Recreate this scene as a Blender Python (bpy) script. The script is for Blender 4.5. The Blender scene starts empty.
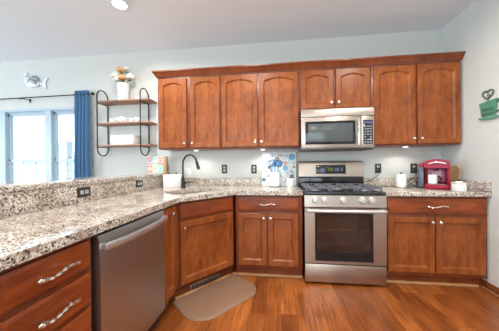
import bpy, bmesh, math, random
from math import sin, cos, pi, radians
from mathutils import Vector, Matrix
from mathutils.geometry import tessellate_polygon
random.seed(7)
scn = bpy.context.scene
COL = scn.collection

# ------------------------------------------------------------------ camera
cam_d = bpy.data.cameras.new('camera'); cam = bpy.data.objects.new('camera', cam_d); COL.objects.link(cam)
cam_d.sensor_fit = 'HORIZONTAL'; cam_d.sensor_width = 36; cam_d.lens = 225.07 / 499 * 36
cam_d.clip_start = 0.02; cam_d.clip_end = 200
yaw, pitch, roll = 0.1217, -0.0031, -0.0085
r_ = Vector((cos(yaw), sin(yaw), 0)); f_ = Vector((-sin(yaw), cos(yaw), 0)); u_ = Vector((0, 0, 1))
fw = f_ * cos(pitch) + u_ * sin(pitch); up = u_ * cos(pitch) - f_ * sin(pitch)
rr = r_ * cos(roll) + up * sin(roll); uu = up * cos(roll) - r_ * sin(roll)
M = Matrix((rr, uu, -fw)).transposed().to_4x4(); M.translation = (-0.6481, -2.9467, 1.1868)
cam.matrix_world = M
scn.camera = cam

# ------------------------------------------------------------------ world, lights, exposure
w = bpy.data.worlds.new('sky'); scn.world = w; w.use_nodes = True
bg = w.node_tree.nodes['Background']; bg.inputs[0].default_value = (0.84, 0.93, 1.0, 1); bg.inputs[1].default_value = 2.3
scn.view_settings.view_transform = 'Standard'; scn.view_settings.look = 'None'
scn.view_settings.exposure = 0.04; scn.view_settings.gamma = 1.0; scn.view_settings.use_curve_mapping = False


def area(name, loc, rot, sx, sy, power, col):
    d = bpy.data.lights.new(name, 'AREA'); d.shape = 'RECTANGLE'; d.size = sx; d.size_y = sy
    d.energy = power; d.color = col
    o = bpy.data.objects.new(name, d); COL.objects.link(o); o.location = loc; o.rotation_euler = rot
    return o


# added fill lights, unseen, shining in through the rear and left window openings
area('rear_fill', (-1.6, -6.72, 1.35), (radians(90), 0, 0), 4.0, 2.1, 150, (1.0, 0.98, 0.95))
area('left_fill', (-7.45, -3.2, 1.4), (radians(104), 0, radians(-90)), 3.6, 1.7, 290, (0.90, 0.95, 1.0))
LAMPS = [(-2.17, -0.90), (-0.93, -1.25), (0.45, -1.45), (-2.17, -3.3), (-0.6, -3.5), (0.5, -3.6), (-4.4, -2.6)]
LAMP_W = 20.0
PUCK_W = 0.6

# ------------------------------------------------------------------ materials
MATS = {}


def newmat(name):
    m = bpy.data.materials.new(name); m.use_nodes = True; MATS[name] = m
    nt = m.node_tree; b = nt.nodes['Principled BSDF']
    return m, nt, b


def plain(name, col, rough=0.5, metal=0.0, **kw):
    m, nt, b = newmat(name)
    b.inputs['Base Color'].default_value = (*col, 1); b.inputs['Roughness'].default_value = rough
    b.inputs['Metallic'].default_value = metal
    for k, v in kw.items():
        b.inputs[k.replace('_', ' ')].default_value = v
    return m


def N(nt, t, **kw):
    n = nt.nodes.new(t)
    for k, v in kw.items():
        setattr(n, k, v)
    return n


def ramp(nt, stops):
    r = nt.nodes.new('ShaderNodeValToRGB'); e = r.color_ramp.elements
    while len(e) < len(stops): e.new(0.5)
    for el, (p, c) in zip(e, stops):
        el.position = p; el.color = (*c, 1)
    return r


def coords(nt, scale=(1, 1, 1), rot=(0, 0, 0)):
    tc = N(nt, 'ShaderNodeTexCoord'); mp = N(nt, 'ShaderNodeMapping')
    mp.inputs['Scale'].default_value = scale; mp.inputs['Rotation'].default_value = rot
    nt.links.new(tc.outputs['Object'], mp.inputs['Vector'])
    return mp.outputs['Vector']


def mixc(nt, fac, a, b, blend='MIX'):
    m = N(nt, 'ShaderNodeMix', data_type='RGBA', blend_type=blend)
    for sock, v in ((m.inputs[0], fac), (m.inputs[6], a), (m.inputs[7], b)):
        if hasattr(v, 'default_value') or isinstance(v, bpy.types.NodeSocket): nt.links.new(v, sock)
        elif isinstance(v, tuple): sock.default_value = (*v, 1)
        else: sock.default_value = v
    return m.outputs[2]


def wood(name, sc, dark, mid, light, rough=0.36):
    m, nt, b = newmat(name)
    v = coords(nt, sc)
    n1 = N(nt, 'ShaderNodeTexNoise'); n1.inputs['Scale'].default_value = 3.0; n1.inputs['Detail'].default_value = 6
    n1.inputs['Distortion'].default_value = 0.6
    nt.links.new(v, n1.inputs['Vector'])
    rp = ramp(nt, [(0.25, dark), (0.5, mid), (0.78, light)])
    nt.links.new(n1.outputs['Fac'], rp.inputs[0])
    v2 = coords(nt, (1.6, 1.6, 1.6))
    n2 = N(nt, 'ShaderNodeTexNoise'); n2.inputs['Scale'].default_value = 2.2; n2.inputs['Detail'].default_value = 2
    nt.links.new(v2, n2.inputs['Vector'])
    r2 = ramp(nt, [(0.3, (0.74, 0.70, 0.68)), (0.7, (1.16, 1.18, 1.2))]); nt.links.new(n2.outputs['Fac'], r2.inputs[0])
    c = mixc(nt, 1.0, rp.outputs[0], r2.outputs[0], 'MULTIPLY')
    nt.links.new(c, b.inputs['Base Color'])
    b.inputs['Roughness'].default_value = rough
    b.inputs['Coat Weight'].default_value = 0.08; b.inputs['Coat Roughness'].default_value = 0.25; b.inputs['Specular IOR Level'].default_value = 0.35
    return m


CH = ((0.185, 0.042, 0.008), (0.270, 0.070, 0.013), (0.365, 0.108, 0.023))
wood('cherry_v', (9, 9, 2.6), *CH)
wood('cherry_h', (1.6, 9, 9), (0.16, 0.029, 0.007), (0.24, 0.049, 0.011), (0.32, 0.078, 0.018))
wood('cherry_frame', (8, 8, 1.4), (0.15, 0.034, 0.010), (0.20, 0.046, 0.013), (0.25, 0.062, 0.017))
wood('shelf_wood', (1.0, 14, 10), (0.26, 0.13, 0.085), (0.38, 0.21, 0.14), (0.5, 0.30, 0.21), 0.55)
wood('trim_wood', (2, 2, 9), (0.42, 0.19, 0.075), (0.55, 0.27, 0.11), (0.65, 0.34, 0.15), 0.35)
wood('base_wood', (2, 2, 9), (0.20, 0.05, 0.015), (0.28, 0.08, 0.025), (0.36, 0.11, 0.035), 0.35)
wood('bamboo', (10, 10, 1.5), (0.42, 0.25, 0.12), (0.55, 0.36, 0.18), (0.65, 0.45, 0.25), 0.5)


def floor_mat():
    m, nt, b = newmat('plank_floor')
    v = coords(nt, (1, 1, 1), (0, 0, radians(90)))
    br = N(nt, 'ShaderNodeTexBrick')
    br.inputs['Scale'].default_value = 1.0; br.inputs['Brick Width'].default_value = 1.15
    br.inputs['Row Height'].default_value = 0.125; br.inputs['Mortar Size'].default_value = 0.0012
    br.inputs['Mortar Smooth'].default_value = 0.3; br.inputs['Bias'].default_value = 0.0
    br.offset = 0.37
    br.inputs['Color1'].default_value = (0, 0, 0, 1); br.inputs['Color2'].default_value = (1, 1, 1, 1)
    br.inputs['Mortar'].default_value = (0.4, 0.4, 0.4, 1)
    nt.links.new(v, br.inputs['Vector'])
    rp = ramp(nt, [(0.0, (0.23, 0.062, 0.013)), (0.5, (0.32, 0.094, 0.020)), (1.0, (0.43, 0.138, 0.032))])
    nt.links.new(br.outputs['Color'], rp.inputs[0])
    g = coords(nt, (17, 1.3, 1))
    n = N(nt, 'ShaderNodeTexNoise'); n.inputs['Scale'].default_value = 2.6; n.inputs['Detail'].default_value = 7
    n.inputs['Distortion'].default_value = 1.2
    nt.links.new(g, n.inputs['Vector'])
    r2 = ramp(nt, [(0.28, (0.52, 0.48, 0.45)), (0.55, (1, 1, 1)), (0.8, (1.25, 1.2, 1.15))])
    nt.links.new(n.outputs['Fac'], r2.inputs[0])
    c = mixc(nt, 1.0, rp.outputs[0], r2.outputs[0], 'MULTIPLY')
    g2 = coords(nt, (5, 2, 1))
    nn = N(nt, 'ShaderNodeTexNoise'); nn.inputs['Scale'].default_value = 1.6; nn.inputs['Detail'].default_value = 4
    nt.links.new(g2, nn.inputs['Vector'])
    r3 = ramp(nt, [(0.35, (0.78, 0.74, 0.7)), (0.65, (1.12, 1.1, 1.08))]); nt.links.new(nn.outputs['Fac'], r3.inputs[0])
    c = mixc(nt, 1.0, c, r3.outputs[0], 'MULTIPLY')
    c = mixc(nt, br.outputs['Fac'], c, (0.07, 0.02, 0.006))
    nt.links.new(c, b.inputs['Base Color'])
    b.inputs['Roughness'].default_value = 0.33
    b.inputs['Coat Weight'].default_value = 0.2; b.inputs['Coat Roughness'].default_value = 0.2
    bp = N(nt, 'ShaderNodeBump'); bp.inputs['Strength'].default_value = 0.25; bp.inputs['Distance'].default_value = 0.002
    nt.links.new(n.outputs['Fac'], bp.inputs['Height']); nt.links.new(bp.outputs[0], b.inputs['Normal'])


floor_mat()


def granite(name, lift=0.0):
    m, nt, b = newmat(name)
    v = coords(nt)
    nz = N(nt, 'ShaderNodeTexNoise'); nz.inputs['Scale'].default_value = 38; nz.inputs['Detail'].default_value = 3
    nt.links.new(v, nz.inputs['Vector'])
    wv = N(nt, 'ShaderNodeVectorMath', operation='MULTIPLY_ADD')
    wv.inputs[1].default_value = (0.014, 0.014, 0.014)
    nt.links.new(nz.outputs['Color'], wv.inputs[0]); nt.links.new(v, wv.inputs[2])
    vo = N(nt, 'ShaderNodeTexVoronoi'); vo.inputs['Scale'].default_value = 150
    nt.links.new(wv.outputs[0], vo.inputs['Vector'])
    sp = N(nt, 'ShaderNodeSeparateColor'); nt.links.new(vo.outputs['Color'], sp.inputs[0])
    L = lift
    rp = ramp(nt, [(0.0, (0.03, 0.028, 0.03)), (0.15, (0.11, 0.10, 0.10)), (0.20, (0.40, 0.30, 0.22)),
                   (0.40, (0.46, 0.375, 0.29)), (0.60, (0.60, 0.53, 0.44)), (0.82, (0.74, 0.72, 0.69))])
    nt.links.new(sp.outputs[0], rp.inputs[0])
    # cloudy drifts of darker mineral
    n2 = N(nt, 'ShaderNodeTexNoise'); n2.inputs['Scale'].default_value = 9; n2.inputs['Detail'].default_value = 5
    nt.links.new(v, n2.inputs['Vector'])
    r2 = ramp(nt, [(0.36, (0.72, 0.67, 0.63)), (0.52, (1.0, 1.0, 1.0)), (0.7, (1.08, 1.07, 1.06))]); nt.links.new(n2.outputs['Fac'], r2.inputs[0])
    c = mixc(nt, 1.0, rp.outputs[0], r2.outputs[0], 'MULTIPLY')
    v3 = N(nt, 'ShaderNodeTexNoise'); v3.inputs['Scale'].default_value = 75; v3.inputs['Detail'].default_value = 2
    nt.links.new(v, v3.inputs['Vector'])
    r3 = ramp(nt, [(0.62, (0, 0, 0)), (0.68, (1, 1, 1))]); nt.links.new(v3.outputs['Fac'], r3.inputs[0])
    c = mixc(nt, r3.outputs[0], c, (0.08, 0.065, 0.06))
    nt.links.new(c, b.inputs['Base Color'])
    b.inputs['Roughness'].default_value = 0.10
    b.inputs['Specular IOR Level'].default_value = 0.6


granite('granite')


def steel(name, base=(0.47, 0.40, 0.345), rough=0.33, axis=2):
    m, nt, b = newmat(name)
    sc = [3, 3, 3]; sc[axis] = 420
    v = coords(nt, tuple(sc))
    n = N(nt, 'ShaderNodeTexNoise'); n.inputs['Scale'].default_value = 3; n.inputs['Detail'].default_value = 2
    nt.links.new(v, n.inputs['Vector'])
    r = ramp(nt, [(0.3, (rough - .02,) * 3), (0.7, (rough + .03,) * 3)]); nt.links.new(n.outputs['Fac'], r.inputs[0])
    nt.links.new(r.outputs[0], b.inputs['Roughness'])
    b.inputs['Base Color'].default_value = (*base, 1); b.inputs['Metallic'].default_value = 1.0
    return m


steel('steel')
steel('steel_dishwasher', (0.50, 0.50, 0.51), 0.36)
steel('steel_dark', (0.42, 0.39, 0.37), 0.3)
plain('handle_steel', (0.66, 0.65, 0.64), 0.38, 0.85)
steel('nickel', (0.78, 0.74, 0.68), 0.22)


def wall_mat(name, col, scale=260, strength=0.06):
    m, nt, b = newmat(name)
    v = coords(nt)
    n = N(nt, 'ShaderNodeTexNoise'); n.inputs['Scale'].default_value = scale; n.inputs['Detail'].default_value = 2
    nt.links.new(v, n.inputs['Vector'])
    bp = N(nt, 'ShaderNodeBump'); bp.inputs['Strength'].default_value = strength; bp.inputs['Distance'].default_value = 0.002
    nt.links.new(n.outputs['Fac'], bp.inputs['Height']); nt.links.new(bp.outputs[0], b.inputs['Normal'])
    b.inputs['Base Color'].default_value = (*col, 1); b.inputs['Roughness'].default_value = 0.75


wall_mat('wall_paint', (0.62, 0.635, 0.605))
wall_mat('ceiling_paint', (0.82, 0.87, 0.92), 120, 0.1)
plain('white_paint', (0.82, 0.83, 0.84), 0.4)
plain('vinyl', (0.42, 0.53, 0.62), 0.4)
plain('black_iron', (0.025, 0.027, 0.03), 0.45, 0.6)
plain('bronze', (0.045, 0.045, 0.05), 0.32, 0.8)
plain('black_gloss', (0.012, 0.012, 0.014), 0.12)
plain('black_enamel', (0.02, 0.022, 0.026), 0.22)
plain('cast_iron', (0.15, 0.16, 0.18), 0.4, 0.3)
plain('black_plastic', (0.03, 0.03, 0.033), 0.4)
plain('grey_key', (0.25, 0.26, 0.28), 0.5)
plain('dark_mesh', (0.075, 0.085, 0.09), 0.18)
plain('outlet_dark', (0.05, 0.045, 0.04), 0.4, 0.4)
plain('socket_grey', (0.45, 0.46, 0.48), 0.45)
plain('ceramic', (0.82, 0.80, 0.78), 0.2)
plain('white_matte', (0.80, 0.80, 0.80), 0.55)
plain('cream', (0.82, 0.78, 0.70), 0.6)
plain('peach', (0.72, 0.38, 0.14), 0.6)
plain('leaf', (0.10, 0.16, 0.07), 0.6)
plain('red_gloss', (0.30, 0.004, 0.028), 0.32, Specular_IOR_Level=0.3)
plain('pink_panel', (0.50, 0.17, 0.27), 0.15)
plain('tank', (0.10, 0.13, 0.16), 0.06)
plain('chrome', (0.85, 0.85, 0.86), 0.08, 1.0)
plain('teal_metal', (0.10, 0.32, 0.22), 0.5, 0.2)
plain('teal_dark', (0.10, 0.17, 0.12), 0.5, 0.3)
plain('silver_leaf', (0.75, 0.80, 0.83), 0.35, 0.3)
plain('grey_scale', (0.22, 0.26, 0.28), 0.4, 0.3)
plain('blue_print', (0.20, 0.48, 0.74), 0.4)
plain('aqua_print', (0.42, 0.72, 0.74), 0.4)
plain('navy_print', (0.08, 0.10, 0.20), 0.4)
plain('board_glass', (0.78, 0.83, 0.84), 0.08)
plain('glass_edge', (0.12, 0.36, 0.32), 0.1)
plain('brown_print', (0.36, 0.24, 0.20), 0.5)
plain('orange_print', (0.78, 0.42, 0.28), 0.5)
plain('pink_print', (0.80, 0.34, 0.36), 0.5)
plain('mint_print', (0.32, 0.70, 0.56), 0.5)
plain('yellow_print', (0.80, 0.74, 0.42), 0.5)
plain('salmon_print', (0.80, 0.30, 0.20), 0.5)
plain('blue_silicone', (0.12, 0.30, 0.62), 0.45)
plain('cavity', (0.05, 0.05, 0.05), 0.35)
plain('siding', (0.75, 0.78, 0.8), 0.7)
plain('roofing', (0.30, 0.34, 0.38), 0.8)
plain('lawn', (0.35, 0.42, 0.25), 0.9)
m, nt, b = newmat('lamp_glow'); b.inputs['Emission Color'].default_value = (1, 0.93, 0.82, 1); b.inputs['Emission Strength'].default_value = 18
m, nt, b = newmat('puck_glow'); b.inputs['Emission Color'].default_value = (1, 0.97, 0.9, 1); b.inputs['Emission Strength'].default_value = 12
m, nt, b = newmat('clock_glow'); b.inputs['Emission Color'].default_value = (0.45, 0.8, 0.05, 1); b.inputs['Emission Strength'].default_value = 0.8
b.inputs['Base Color'].default_value = (0, 0, 0, 1)


def glass(name, tint=(0.9, 0.97, 1.0), refl=0.12):
    m, nt, b = newmat(name); nt.nodes.remove(b)
    t = N(nt, 'ShaderNodeBsdfTransparent'); t.inputs[0].default_value = (*tint, 1)
    g = N(nt, 'ShaderNodeBsdfGlossy'); g.inputs['Roughness'].default_value = 0.03
    mx = N(nt, 'ShaderNodeMixShader'); mx.inputs[0].default_value = refl
    nt.links.new(t.outputs[0], mx.inputs[1]); nt.links.new(g.outputs[0], mx.inputs[2])
    nt.links.new(mx.outputs[0], nt.nodes['Material Output'].inputs[0])


glass('pane_glass'); glass('oven_glass', (0.55, 0.52, 0.50), 0.12)


def curtain_mat():
    m, nt, b = newmat('curtain_blue')
    v = coords(nt, (60, 60, 400)); n = N(nt, 'ShaderNodeTexNoise'); n.inputs['Scale'].default_value = 1.5
    nt.links.new(v, n.inputs['Vector'])
    r = ramp(nt, [(0.3, (0.045, 0.14, 0.29)), (0.7, (0.08, 0.21, 0.39))]); nt.links.new(n.outputs['Fac'], r.inputs[0])
    nt.links.new(r.outputs[0], b.inputs['Base Color']); b.inputs['Roughness'].default_value = 0.8
    b.inputs['Sheen Weight'].default_value = 0.3


curtain_mat()


def mat_mat():
    m, nt, b = newmat('mat_rubber')
    v = coords(nt); vo = N(nt, 'ShaderNodeTexVoronoi'); vo.inputs['Scale'].default_value = 130
    nt.links.new(v, vo.inputs['Vector'])
    r = ramp(nt, [(0.1, (0.21, 0.115, 0.068)), (0.6, (0.31, 0.18, 0.11))]); nt.links.new(vo.outputs['Distance'], r.inputs[0])
    nt.links.new(r.outputs[0], b.inputs['Base Color']); b.inputs['Roughness'].default_value = 0.6
    bp = N(nt, 'ShaderNodeBump'); bp.inputs['Strength'].default_value = 0.5; bp.inputs['Distance'].default_value = 0.003
    nt.links.new(vo.outputs['Distance'], bp.inputs['Height']); nt.links.new(bp.outputs[0], b.inputs['Normal'])


mat_mat()


# ------------------------------------------------------------------ mesh builder
class MB:
    def __init__(self, mat):
        self.bm = bmesh.new(); self.mats = [mat]; self.cur = 0

    def use(self, mat):
        if mat not in self.mats: self.mats.append(mat)
        self.cur = self.mats.index(mat); return self

    def _face(self, vs):
        try:
            f = self.bm.faces.new(vs); f.material_index = self.cur; return f
        except ValueError:
            return None

    def box(self, x0, x1, y0, y1, z0, z1, bev=0.0, M=None):
        x0, x1 = min(x0, x1), max(x0, x1); y0, y1 = min(y0, y1), max(y0, y1); z0, z1 = min(z0, z1), max(z0, z1)
        b = bmesh.new(); bmesh.ops.create_cube(b, size=1)
        for v in b.verts:
            v.co = Vector(((x0 + x1) / 2 + v.co.x * (x1 - x0), (y0 + y1) / 2 + v.co.y * (y1 - y0), (z0 + z1) / 2 + v.co.z * (z1 - z0)))
        if bev > 0:
            bmesh.ops.bevel(b, geom=b.edges[:], offset=bev, segments=2, profile=0.5, affect='EDGES')
        self._merge(b, M); return self

    def _merge(self, b, M=None):
        mp = {}
        for v in b.verts: mp[v] = self.bm.verts.new(M @ v.co if M else v.co)
        for f in b.faces: self._face([mp[v] for v in f.verts])
        b.free()

    def lathe(self, prof, c=(0, 0, 0), seg=24, M=None):
        """prof: list of (r, z); closed at the axis where r == 0"""
        rings = []
        for r, z in prof:
            if r < 1e-6:
                p = Vector((c[0], c[1], c[2] + z)); rings.append([self.bm.verts.new(M @ p if M else p)])
            else:
                rg = []
                for i in range(seg):
                    a = 2 * pi * i / seg; p = Vector((c[0] + r * cos(a), c[1] + r * sin(a), c[2] + z))
                    rg.append(self.bm.verts.new(M @ p if M else p))
                rings.append(rg)
        for A, B in zip(rings, rings[1:]):
            for i in range(seg):
                j = (i + 1) % seg
                if len(A) == 1 and len(B) == 1: continue
                if len(A) == 1: self._face([A[0], B[j], B[i]])
                elif len(B) == 1: self._face([A[i], A[j], B[0]])
                else: self._face([A[i], A[j], B[j], B[i]])
        return self

    def cyl(self, p0, p1, r0, r1=None, seg=16):
        r1 = r0 if r1 is None else r1
        return self.tube([p0, p1], [r0, r1], seg)

    def tube(self, pts, rad, seg=8, closed=False, flat=1.0):
        pts = [Vector(p) for p in pts]; n = len(pts)
        if not isinstance(rad, (list, tuple)): rad = [rad] * n
        rings = []; prev = None
        for i, p in enumerate(pts):
            a = pts[(i - 1) % n] if (closed or i > 0) else p
            b = pts[(i + 1) % n] if (closed or i < n - 1) else p
            t = (b - a).normalized()
            if prev is None:
                ref = Vector((0, 0, 1)) if abs(t.z) < 0.9 else Vector((1, 0, 0))
                u = t.cross(ref).normalized()
            else:
                u = (prev - t * prev.dot(t)).normalized()
            prev = u; v = t.cross(u)
            rings.append([self.bm.verts.new(p + (u * cos(2 * pi * k / seg) + v * sin(2 * pi * k / seg) * flat) * rad[i]) for k in range(seg)])
        m = n if closed else n - 1
        for i in range(m):
            A, B = rings[i], rings[(i + 1) % n]
            for k in range(seg):
                self._face([A[k], A[(k + 1) % seg], B[(k + 1) % seg], B[k]])
        if not closed:
            self._face(rings[0][::-1]); self._face(rings[-1])
        return self

    def prism(self, outer, h0, h1, axis=2, holes=(), M=None):
        """extrude a 2-D polygon (with holes) between h0 and h1 along an axis"""
        def P(q, h):
            if axis == 2: p = Vector((q[0], q[1], h))
            elif axis == 1: p = Vector((q[0], h, q[1]))
            else: p = Vector((h, q[0], q[1]))
            return M @ p if M else p
        loops = [list(outer)] + [list(h) for h in holes]
        tris = tessellate_polygon([[Vector((q[0], q[1], 0)) for q in l] for l in loops])
        flat = [q for l in loops for q in l]
        for h in (h0, h1):
            vs = [self.bm.verts.new(P(q, h)) for q in flat]
            for t in tris: self._face([vs[i] for i in t])
        for l in loops:
            n = len(l)
            a = [self.bm.verts.new(P(q, h0)) for q in l]; b = [self.bm.verts.new(P(q, h1)) for q in l]
            for i in range(n): self._face([a[i], a[(i + 1) % n], b[(i + 1) % n], b[i]])
        return self

    def sphere(self, c, r, sc=(1, 1, 1), seg=16, M=None):
        b = bmesh.new(); bmesh.ops.create_uvsphere(b, u_segments=seg, v_segments=max(6, seg // 2), radius=r)
        for v in b.verts: v.co = Vector((c[0] + v.co.x * sc[0], c[1] + v.co.y * sc[1], c[2] + v.co.z * sc[2]))
        self._merge(b, M); return self

    def rings(self, R, cap_first=True, cap_last=True):
        vs = [[self.bm.verts.new(Vector(p)) for p in r] for r in R]
        n = len(R[0])
        for A, B in zip(vs, vs[1:]):
            for i in range(n): self._face([A[i], A[(i + 1) % n], B[(i + 1) % n], B[i]])
        if cap_first: self._face(vs[0][::-1])
        if cap_last: self._face(vs[-1])
        return self

    def build(self, name, parent=None, loc=None, rotz=0.0, angle=38):
        """vertices are in the parent's local frame; a top-level mesh gets its origin at its base"""
        bmesh.ops.remove_doubles(self.bm, verts=self.bm.verts[:], dist=1e-5)
        bmesh.ops.recalc_face_normals(self.bm, faces=self.bm.faces[:])
        off = Vector((0, 0, 0))
        if parent is None and loc is None:
            xs = [v.co.x for v in self.bm.verts]; ys = [v.co.y for v in self.bm.verts]; zs = [v.co.z for v in self.bm.verts]
            off = Vector(((min(xs) + max(xs)) / 2, (min(ys) + max(ys)) / 2, min(zs)))
            for v in self.bm.verts: v.co -= off
        me = bpy.data.meshes.new(name); self.bm.to_mesh(me); self.bm.free()
        for mt in self.mats: me.materials.append(MATS[mt])
        for p in me.polygons: p.use_smooth = True
        me.set_sharp_from_angle(angle=radians(angle))
        o = bpy.data.objects.new(name, me); COL.objects.link(o)
        o.location = loc if loc is not None else off
        o.rotation_euler = (0, 0, rotz)
        if parent: o.parent = parent
        return o


def tag(o, label, cat, group=None):
    o['label'] = label; o['category'] = cat
    if group: o['group'] = group
    return o


def thing(name, label, cat, loc=(0, 0, 0), rotz=0.0, group=None):
    o = bpy.data.objects.new(name, None); COL.objects.link(o); o.empty_display_size = 0.05
    o.location = loc; o.rotation_euler = (0, 0, rotz)
    return tag(o, label, cat, group)


def struct(o):
    o['kind'] = 'structure'; return o


def copy_tree(o, parent=None):
    c = o.copy(); COL.objects.link(c)
    if parent: c.parent = parent
    for ch in o.children: copy_tree(ch, c)
    return c


RZ = lambda a: Matrix.Rotation(a, 4, 'Z')
T = lambda x, y, z: Matrix.Translation((x, y, z))

# ------------------------------------------------------------------ room shell
H = 2.78; XR = 1.30; XL = -7.0; YB = -6.5
struct(MB('plank_floor').box(XL, XR, YB, 0, -0.05, 0).build('floor', loc=(0, 0, 0)))
struct(MB('ceiling_paint').box(XL, XR, YB, 0, H, H + 0.05).build('ceiling', loc=(0, 0, 0)))
WX0, WX1, WZ0, WZ1 = -5.60, -3.33, 0.55, 2.05
b = MB('wall_paint')
b.box(XL - .15, WX0, 0, 0.15, 0, H).box(WX1, XR + .15, 0, 0.15, 0, H).box(WX0, WX1, 0, 0.15, 0, WZ0).box(WX0, WX1, 0, 0.15, WZ1, H)
struct(b.build('wall_back', loc=(0, 0, 0)))
struct(MB('wall_paint').box(XR, XR + .15, YB, 0, 0, H).build('wall_right', loc=(0, 0, 0)))
b = MB('wall_paint')
b.box(XL - .15, XL, YB, -5.1, 0, H).box(XL - .15, XL, -1.3, 0, 0, H).box(XL - .15, XL, -5.1, -1.3, 0, 0.55).box(XL - .15, XL, -5.1, -1.3, 2.45, H)
struct(b.build('wall_left', loc=(0, 0, 0)))
b = MB('wall_paint')
b.box(XL - .15, -3.7, YB - .15, YB, 0, H).box(0.5, XR + .15, YB - .15, YB, 0, H).box(-3.7, 0.5, YB - .15, YB, 2.45, H).box(-3.7, .5, YB - .15, YB, 0, .22)
struct(b.build('wall_rear', loc=(0, 0, 0)))


def window(name, x0, x1, z0, z1, cols, grille):
    """window in the XZ plane, outside towards +Y"""
    f = MB('vinyl'); e = 0.055
    f.box(x0, x1, 0.03, 0.11, z1 - e, z1).box(x0, x1, 0.03, 0.11, z0, z0 + e)
    f.box(x0, x0 + e, 0.03, 0.11, z0, z1).box(x1 - e, x1, 0.03, 0.11, z0, z1)
    f.box(x0, x1, -0.004, 0.03, z1 - 0.035, z1)
    xs = [x0] + cols + [x1]
    for c in cols: f.box(c - 0.05, c + 0.05, 0.0, 0.11, z0 + .001, z1 - .001)
    o = f.build(name, loc=(0, 0, 0))
    zm = 1.275
    for a, c in zip(xs, xs[1:]):
        a2, c2 = a + .05, c - .05
        s = MB('vinyl'); s.box(a2, c2, 0.045, 0.085, zm - 0.022, zm + 0.022)
        s.box(a2, a2 + .03, .045, .085, zm, z1 - e).box(c2 - .03, c2, .045, .085, zm, z1 - e).box(a2, c2, .045, .085, z1 - e - .03, z1 - e)
        s.box(a2, a2 + .035, .04, .08, z0 + e, zm).box(c2 - .035, c2, .04, .08, z0 + e, zm).box(a2, c2, .04, .08, z0 + e, z0 + e + .04)
        if grille:
            for k in (1, 2):
                xx = a2 + (c2 - a2) * k / 3; s.box(xx - .006, xx + .006, .058, .066, z0 + e, zm)
            for zz in (0.82, 1.12): s.box(a2, c2, .058, .066, zz - .006, zz + .006)
        s.build('window_sash', o)
        MB('pane_glass').box(a2 + .01, c2 - .01, .0615, .0625, z0 + e, z1 - e).build('window_pane', o)
    return o


o = struct(window('window_1', WX0, WX1, WZ0, WZ1, [-4.80, -4.01], True))
o = struct(window('added_window', -2.1, 2.1, 0.22, 2.45, [-0.7, 0.7], False)); o.location = (-1.6, YB, 0); o.rotation_euler = (0, 0, pi)  # unseen window added in the rear wall to admit the fill light
o = struct(window('window_3', -1.9, 1.9, 0.55, 2.45, [0.0], False)); o.location = (XL, -3.2, 0); o.rotation_euler = (0, 0, pi / 2)
# window sill and stool inside
struct(MB('white_paint').box(WX0 - .05, WX1 + .03, -0.05, 0.03, WZ0 - .03, WZ0, .004).build('trim_1', loc=(0, 0, 0)))

# raised-bar half wall
struct(MB('wall_paint').box(-2.32, -2.137, -3.40, -0.004, 0, 1.048).build('wall_peninsula', loc=(0, 0, 0)))


def quarter(p0, p1, nx, ny):
    """quarter round shoe moulding from p0 to p1, growing towards (nx, ny)"""
    p0 = Vector((*p0, 0)); p1 = Vector((*p1, 0)); n = Vector((nx, ny, 0)).normalized()
    prof = [(0, 0)] + [(0.019 * cos(a), 0.019 * sin(a)) for a in [i * pi / 2 / 6 for i in range(7)]]
    R = [[p + n * q[0] + Vector((0, 0, q[1])) for q in prof] for p in (p0, p1)]
    return MB('trim_wood').rings(R)


D1 = Vector((-1.497, -1.10, 0)); D2 = Vector((-1.10, -0.615, 0)); DA = math.atan2(D2.y - D1.y, D2.x - D1.x); DW = (D2 - D1).length
dn = Vector((sin(DA), -cos(DA), 0))          # outward normal of the diagonal face
t1 = D1 - dn * 0.072; t2 = D2 - dn * 0.072
struct(quarter((0.395, -0.535), (1.26, -0.535), 0, -1).build('trim_2', loc=(0, 0, 0)))
struct(quarter((-1.15, -0.535), (-0.395, -0.535), 0, -1).build('trim_3', loc=(0, 0, 0)))
struct(quarter((t1.x, t1.y), (t2.x, t2.y), dn.x, dn.y).build('trim_4', loc=(0, 0, 0)))
b = MB('base_wood'); b.box(XR - .014, XR, YB, -0.545, 0, 0.075, .003); b.use('trim_wood'); b.box(XR - .030, XR - .014, YB, -0.545, 0, 0.018, .005)
struct(b.build('baseboard_right', loc=(0, 0, 0)))


# ------------------------------------------------------------------ cabinet joinery
def door_mesh(w_, h, arch=0.0, st=0.052, rail=0.052, th=0.02):
    """door in XZ: x 0..w, z 0..h, back at y=0, face at y=-th; five-piece frame with a recessed panel"""
    b = MB('cherry_v'); N_ = 14
    def ring(ix, iz0, iz1, y, a):
        P = [(ix, y, iz0), (w_ - ix, y, iz0)]
        top = []
        for i in range(N_ + 1):
            s = i / N_; x = (w_ - ix) + (ix - (w_ - ix)) * s
            rise = a * sin(pi * s) ** 0.85 if a else 0
            top.append((x, y, h - iz1 - a + rise))
        return P + top
    R = [ring(0, 0, 0, 0, 0), ring(0, 0, 0, -th + .004, 0), ring(.004, .004, .004, -th, 0),
         ring(st, rail, rail, -th, arch), ring(st + .002, rail + .002, rail + .002, -th + .003, arch),
         ring(st + .013, rail + .013, rail + .013, -th + .0155, arch), ring(st + .016, rail + .016, rail + .016, -th + .0155, arch)]
    b.rings(R)
    return b


def knob_mesh(x, y, z, mat='nickel'):
    Mx = T(x, y, z) @ Matrix.Rotation(pi / 2, 4, 'X')
    return MB(mat).lathe([(0, 0), (.007, 0), (.006, .012), (.014, .018), (.016, .023), (.012, .029), (0, .031)], seg=14, M=Mx)


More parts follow.
